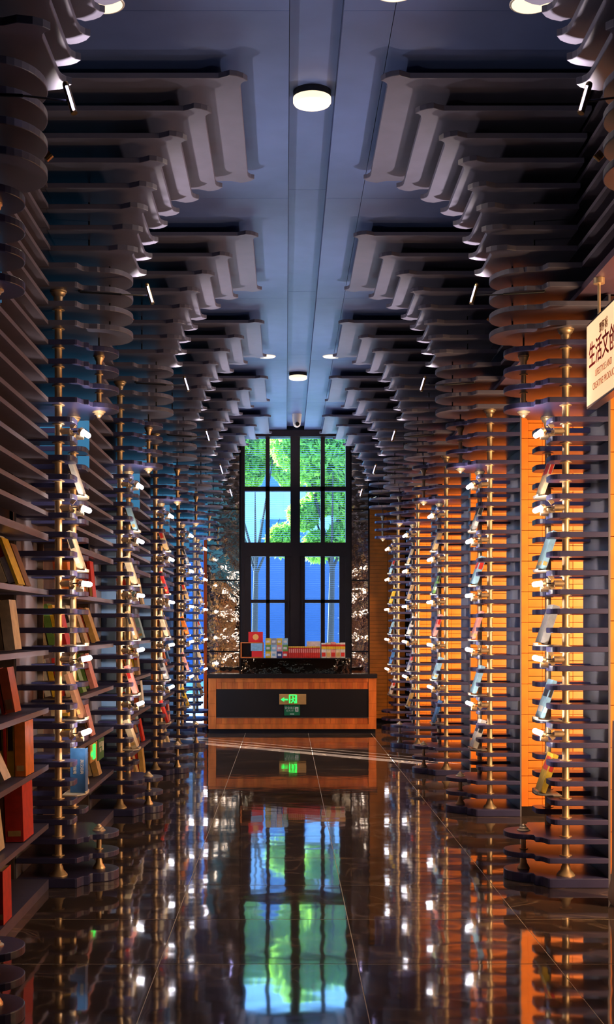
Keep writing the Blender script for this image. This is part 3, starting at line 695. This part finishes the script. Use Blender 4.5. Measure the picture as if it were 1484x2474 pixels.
tree((-.75, 24.4, 0), 5.5, 1.6, 14000, 'green leafy tree outside the left half of the window', 5, [(.5, 0, 4.9, .5), (.1, .2, 4.9, .5), (.75, 0, 4.4, .4), (-.4, 0, 5.0, .5), (.55, 0, 3.0, .30), (-.1, .1, 4.3, .3)])

# ------------------------------------------------------------------ counter
CX0, CX1, CY0, CY1 = -1.125, 1.02, 16.36, 16.715
cw = CX1-CX0; t = thing('counter', 'orange wooden cashier counter with black top in front of window', 'counter', ((CX0+CX1)/2, CY0, 0)); h = cw/2
boxobj('worktop', mat('black_stone', (.02, .015, .014), .15), (-h-.01, -.015, .705), (h+.01, CY1-CY0, .757), t)
boxobj('body', REDBR, (-h, .02, .055), (h, CY1-CY0-.01, .704), t)
boxobj('plinth', BLACKM, (-h+.01, .03, 0), (h-.01, CY1-CY0-.02, .054), t)
for x0, x1 in ((-h, -h+.10), (h-.10, h)):
    for q in range(4): boxobj('side_tile', REDBR2, (x0+.001, 0, .056+.162*q), (x1-.001, .019, .056+.162*(q+1)-.002), t)
for x0, x1 in ((-h+.0, h),): pass
q = -h+.10; 
while q < h-.11:
    boxobj('top_tile', REDBR2 if R.random() < .5 else REDBR, (q+.001, .002, .655), (min(q+.24, h-.1)-.001, .019, .703), t); q += .24
n = 28; ww = (cw-.2)/n
for q in range(n):
    m_ = R.choice((REDBR, REDBR2)); x0 = -h+.1+ww*q
    boxobj('upright_tile', m_, (x0+.0012, .006, .565), (x0+ww-.0012, .019, .652), t)
    boxobj('upright_tile', m_, (x0+.0012, .006, .120), (x0+ww-.0012, .019, .195), t)
boxobj('lower_rail', REDBR2, (-h+.10, -.002, .057), (h-.10, .019, .117), t)
boxobj('recess_panel', mat('black_panel', (.012, .009, .008), .35), (-h+.10, .008, .197), (h-.10, .0195, .563), t)
boxobj('metal_strip', mat('steel', (.4, .35, .32), .3, metal=1), (-h+.10, .003, .197), (h-.10, .0075, .205), t)
SCL = 3100/CY0
def cx(p): return (p-690)/SCL-.14
def cz(p): return 1.36+(1514-p)/SCL
EXG = mat('exit_green', (.02, .5, .05), .4, emit=(.02, 1.0, .10), estr=1.6)
GRN = mat('sign_green', (.01, .16, .06), .35); WHT = mat('sign_white', (.75, .75, .70), .5)
GOLDP = mat('gold_plate', (.90, .50, .17), .35, metal=0.5, noise=.2, scale=8)
def man(bm, cx_, cz_, s, y):
    """running figure from bars, in a door frame"""
    def seg(a, b, w_):
        a = Vector((cx_+a[0]*s, y, cz_+a[1]*s)); b = Vector((cx_+b[0]*s, y, cz_+b[1]*s)); d = b-a
        bm_box(bm, (a+b)/2, (d.length, .002, w_*s), Euler((0, -math.atan2(d.z, d.x), 0)))
    seg((0, .10), (.02, -.12), .14); seg((.02, -.1), (-.16, -.34), .10); seg((.02, -.1), (.16, -.20), .10); seg((.16, -.2), (.20, -.38), .09)
    seg((0, .08), (-.20, -.02), .08); seg((0, .08), (.18, .12), .08); bm_cyl(bm, (cx_+.0*s, y-.001, cz_+.24*s), (cx_+.0*s, y+.001, cz_+.24*s), .08*s, seg=12)
def exit_box(t, wd, ht):
    B('gold_plate', GOLDP, lambda bm: bm_prism(bm, [(-wd/2, 0), (wd/2, 0), (wd/2, .012), (-wd/2, .012)], -ht/2, ht/2, .002), t)
    s = ht
    def g(bm):
        bm_box(bm, (-.26*wd, -.003, -.02*ht), (.16*wd, .003, .13*ht))
        bm_cyl(bm, (-.33*wd, -.003, -.02*ht), (-.345*wd, -.003, -.02*ht), .001, .001, 4)
        v = bm_cyl(bm, (-.32*wd, -.003, -.02*ht), (-.44*wd, -.003, -.02*ht), .2*ht, .002, 4)
        for q in v: q.co.y = -.003+(q.co.y+.003)*.02
        bm_box(bm, (-.115*wd, -.003, .03*ht), (.045*wd, .003, .80*ht)); bm_box(bm, (.125*wd, -.003, .03*ht), (.06*wd, .003, .80*ht))
        bm_box(bm, (0, -.003, .40*ht), (.22*wd, .003, .10*ht))
        man(bm, .005*wd, -.02*ht, ht*.95, -.003)
    B('lit_symbol', EXG, g, t)
t = thing('exit_light', 'gold emergency exit light with green arrow and running figure on counter front', 'exit sign', ((cx(675)+cx(740))/2, CY0-.006, (cz(1677)+cz(1702))/2), 'green exit signs')
exit_box(t, cx(740)-cx(675), cz(1677)-cz(1702))
t = thing('exit_plate', 'dark green plate reading EXIT below the gold exit light', 'exit sign', ((cx(687)+cx(725))/2, CY0+.001, (cz(1704)+cz(1728.5))/2)); ew = cx(725)-cx(687); eh = cz(1704)-cz(1728.5)
boxobj('plate', GRN, (-ew/2, 0, -eh/2), (ew/2, .006, eh/2), t)
obj('lettering', text_mesh('\u5b89\u5168\u51fa\u53e3', eh*.27, WHT), t, (-ew*.13, -.001, eh*.22), (PI/2, 0, 0))
obj('lettering', text_mesh('E X I T', eh*.24, WHT), t, (-ew*.13, -.001, -eh*.04), (PI/2, 0, 0))
B('pictogram', WHT, lambda bm: (bm_box(bm, (ew*.30, -.0005, eh*.10), (ew*.2, .001, eh*.44))), t)
B('pictogram_figure', GRN, lambda bm: man(bm, ew*.30, eh*.10, eh*.42, -.0015), t)
B('small_lettering', WHT, lambda bm: bm_box(bm, (0, -.0005, -eh*.36), (ew*.26, .001, eh*.07)), t)

# showcase on counter with mirror front, goods on top
SH0, SH1 = cx(581), cx(848); zs_ = cz(1590)
t = thing('showcase', 'low mirror fronted showcase standing on the counter', 'display case', ((SH0+SH1)/2, CY0+.04, .7575)); sw = (SH1-SH0)/2
boxobj('top', BLACKM, (-sw, -.005, zs_-.7575-.008), (sw, .30, zs_-.7575), t)
boxobj('mirror_front', mat('amber_mirror', (1.0, .78, .45), .04, metal=1.0, bump=.25, scale=7), (-sw+.005, 0, .001), (sw-.005, .008, zs_-.7575-.009), t)
boxobj('body', BLACKM, (-sw+.005, .009, .001), (sw-.005, .295, zs_-.7575-.009), t)
GY = CY0+.045; Z0 = zs_+.0005
t = thing('display_cube', 'open orange wooden display box at left of the showcase', 'box', ((cx(581)+cx(637))/2, GY+.06, Z0)); bw = (cx(637)-cx(581))/2; bh = cz(1551)-cz(1589)
for a, b in (((-bw, -.06, 0), (bw, .06, .012)), ((-bw, -.06, bh-.012), (bw, .06, bh)), ((-bw, -.06, .012), (-bw+.014, .06, bh-.012)), ((bw-.014, -.06, .012), (bw, .06, bh-.012))): boxobj('panel', REDBR2, a, b, t)
boxobj('back_panel', BLACKM, (-bw+.014, .05, .012), (bw-.014, .058, bh-.012), t)
tag(boxobj('gift_box', mat('gift_red', (.75, .03, .03), .35), (cx(608), GY+.0, Z0+.0125), (cx(634), GY+.09, Z0+.0125+.075)), 'small red box inside the orange display box', 'box')
tag(boxobj('gift_box', CM['light blue'], (cx(606), GY+.0, Z0+.0885), (cx(635), GY+.09, Z0+bh-.0135)), 'pale blue box on the red box in the display box', 'box')
t = thing('gift_box', 'red gift box with gold diamond on top of display box', 'box', ((cx(600)+cx(635))/2, GY+.03, Z0+bh+.0005)); gw = (cx(635)-cx(600))/2; gh = cz(1526)-cz(1551)
boxobj('body', mat('gift_red', (.75, .03, .03), .35), (-gw, 0, 0), (gw, .06, gh), t)
B('gold_emblem', mat('gold_print', (.9, .45, .12), .4), lambda bm: bm_cyl(bm, (0, -.001, gh/2), (0, .0002, gh/2), gh*.30, seg=8), t)
for q in range(16):     # red row of identical books
    x = cx(697)+(cx(774)-cx(697))*(q+.5)/16
    t = tag(boxobj('book', CM['red'], (x-.0118, GY+.01, Z0), (x+.0118, GY+.13, Z0+cz(1561)-cz(1589))), 'red spined book, %s from left in the identical row on the showcase' % ORD[q], 'book', 'red row on the showcase')
    bh_ = cz(1561)-cz(1589)
    boxobj('spine_label', CM['pink'], (x-.007, GY+.009, Z0+bh_*.45), (x+.007, GY+.0099, Z0+bh_*.78), None).parent = t
    boxobj('cap', CM['yellow'], (x-.0118, GY+.008, Z0+bh_*.90), (x+.0118, GY+.13, Z0+bh_), None).parent = t
cols3 = [['yellow', 'white', 'navy', 'red'], ['green', 'light blue', 'pink', 'green'], ['yellow', 'grey', 'yellow', 'light blue']]
cwd = (cx(696)-cx(641))/4; chh = (cz(1541)-cz(1589))/3
for r in range(3):
    for c in range(4):
        x0 = cx(641)+cwd*c; z0 = Z0+chh*r
        o = tag(boxobj('snack_box', CM[cols3[r][c]], (x0+.001, GY+.01, z0), (x0+cwd-.001, GY+.11, z0+chh-.0012)), '%s small carton, %s column from left, %s row up, left of the red books' % (cols3[r][c], ORD[c], ORD[r]), 'carton', 'cartons stacked on the showcase')
        boxobj('carton_label', CM['white'] if cols3[r][c] != 'white' else CM['light blue'], (x0+cwd*.2, GY+.0088, z0+chh*.3), (x0+cwd*.8, GY+.0098, z0+chh*.65)).parent = o
cwd = (cx(835)-cx(777))/5
for c in range(5):
    x0 = cx(777)+cwd*c; hh = cz(1548)-cz(1589)
    cn = ['white', 'cream', 'pink', 'cream', 'white'][c]
    o = tag(boxobj('drink_carton', CM[cn], (x0+.001, GY+.01, Z0), (x0+cwd-.001, GY+.09, Z0+hh*(.88+.03*(c % 3)))), '%s tall carton with red and yellow top, %s from left at the right end' % (cn, ORD[c]), 'carton', 'tall cartons at the right end of the showcase')
    boxobj('yellow_band', CM['yellow'], (x0+.001, GY+.0085, Z0+hh*.52), (x0+cwd-.001, GY+.0098, Z0+hh*.68)).parent = o
    boxobj('red_band', CM['red'], (x0+.001, GY+.0085, Z0+hh*.685), (x0+cwd-.001, GY+.0098, Z0+hh*.80)).parent = o
    boxobj('label_patch', CM['red' if c % 2 == 0 else 'gold'], (x0+.006, GY+.0085, Z0+hh*.08), (x0+cwd-.008, GY+.0098, Z0+hh*.32)).parent = o
tag(boxobj('price_card', CM['white'], (cx(742), GY+.15, Z0), (cx(776), GY+.156, Z0+cz(1549)-cz(1589))), 'white card standing behind the red row', 'card')

# exit sign hung on the left shelf
t = thing('exit_light', 'green lit exit sign hanging from the left bookcase shelf', 'exit sign', (-1.365, 8.2, .558), 'green exit signs'); t.rotation_euler = (0, 0, PI/2)
exit_box(t, .30, .115)
B('hanger', BLACKM, lambda bm: (bm_cyl(bm, (-.1, .006, .057), (-.1, .006, .061), .004, seg=8), bm_cyl(bm, (.1, .006, .057), (.1, .006, .061), .004, seg=8)), t)
t = thing('exit_plate', 'dark green EXIT plate beside the lit sign on the left bookcase', 'exit sign', (-1.362, 8.50, .552)); t.rotation_euler = (0, 0, PI/2)
boxobj('plate', GRN, (-.13, 0, -.068), (.13, .006, .068), t)
obj('lettering', text_mesh('\u5b89\u5168\u51fa\u53e3', .038, WHT), t, (-.025, -.001, .03), (PI/2, 0, 0)); obj('lettering', text_mesh('EXIT', .036, WHT), t, (-.025, -.001, -.008), (PI/2, 0, 0))
B('pictogram', WHT, lambda bm: bm_box(bm, (.085, -.0005, .012), (.05, .001, .06)), t)
B('hanger', BLACKM, lambda bm: bm_cyl(bm, (0, .003, .066), (0, .003, .069), .004, seg=8), t)

# ------------------------------------------------------------------ hanging light box sign on the right
t = thing('hanging_sign', 'cream light box sign with red Chinese lettering hanging at the right edge', 'sign', (1.40, 6.0, 2.47)); hl, hh = .56, .43
SIGN = mat('sign_face', (.85, .62, .40), .5, emit=(1.0, .66, .36), estr=.62)
boxobj('frame', mat('steel_frame', (.30, .28, .32), .35, metal=1.0), (0.001, -hl, 0), (.05, hl, hh), t)
boxobj('face', SIGN, (-.002, -hl+.012, .012), (0, hl-.012, hh-.012), t)
REDT = mat('sign_red', (.55, .02, .01), .6); ORT = mat('sign_pale_red', (.75, .32, .18), .6); BRT = mat('sign_brown', (.35, .12, .03), .6)
ROT = Euler((PI/2, 0, -PI/2))
# text runs toward the camera: the left edge of the sign is its far end
obj('lettering', text_mesh('\u751f\u6d3b\u6587\u521b\u533a', .135, REDT, bold=.0015), t, (-.0035, hl-.10-.30, .245), ROT)
obj('small_lettering', text_mesh('\u8983\u6000\u57ce', .055, BRT, bold=.0008), t, (-.0035, hl-.36, .345), ROT)
obj('english_lettering', text_mesh('LIFESTYLE AND', .048, ORT), t, (-.0035, hl-.36, .145), ROT)
obj('english_lettering', text_mesh('CREATIVE PRODUCTS', .048, ORT), t, (-.0035, hl-.38, .085), ROT)
for y in (.40, -.40):
    B('hanging_rod', BRASS, lambda bm: (bm_cyl(bm, (.025, y, hh), (.025, y, .629), .008, seg=12), bm_cyl(bm, (.025, y, .60), (.025, y, .629), .028, seg=16)), t, True)

# cream post with a flared foot at the right edge
t = thing('display_post', 'cream rounded post with flared foot at the right edge', 'post', (1.56, 6.28, 0))
B('post', mat('cream_plaster', (.62, .45, .36), .5), lambda bm: bm_lathe(bm, [(.105, 0), (.118, .03), (.115, .07), (.104, .12), (.099, .18), (.098, .8), (.096, .9)], seg=28), t, True)
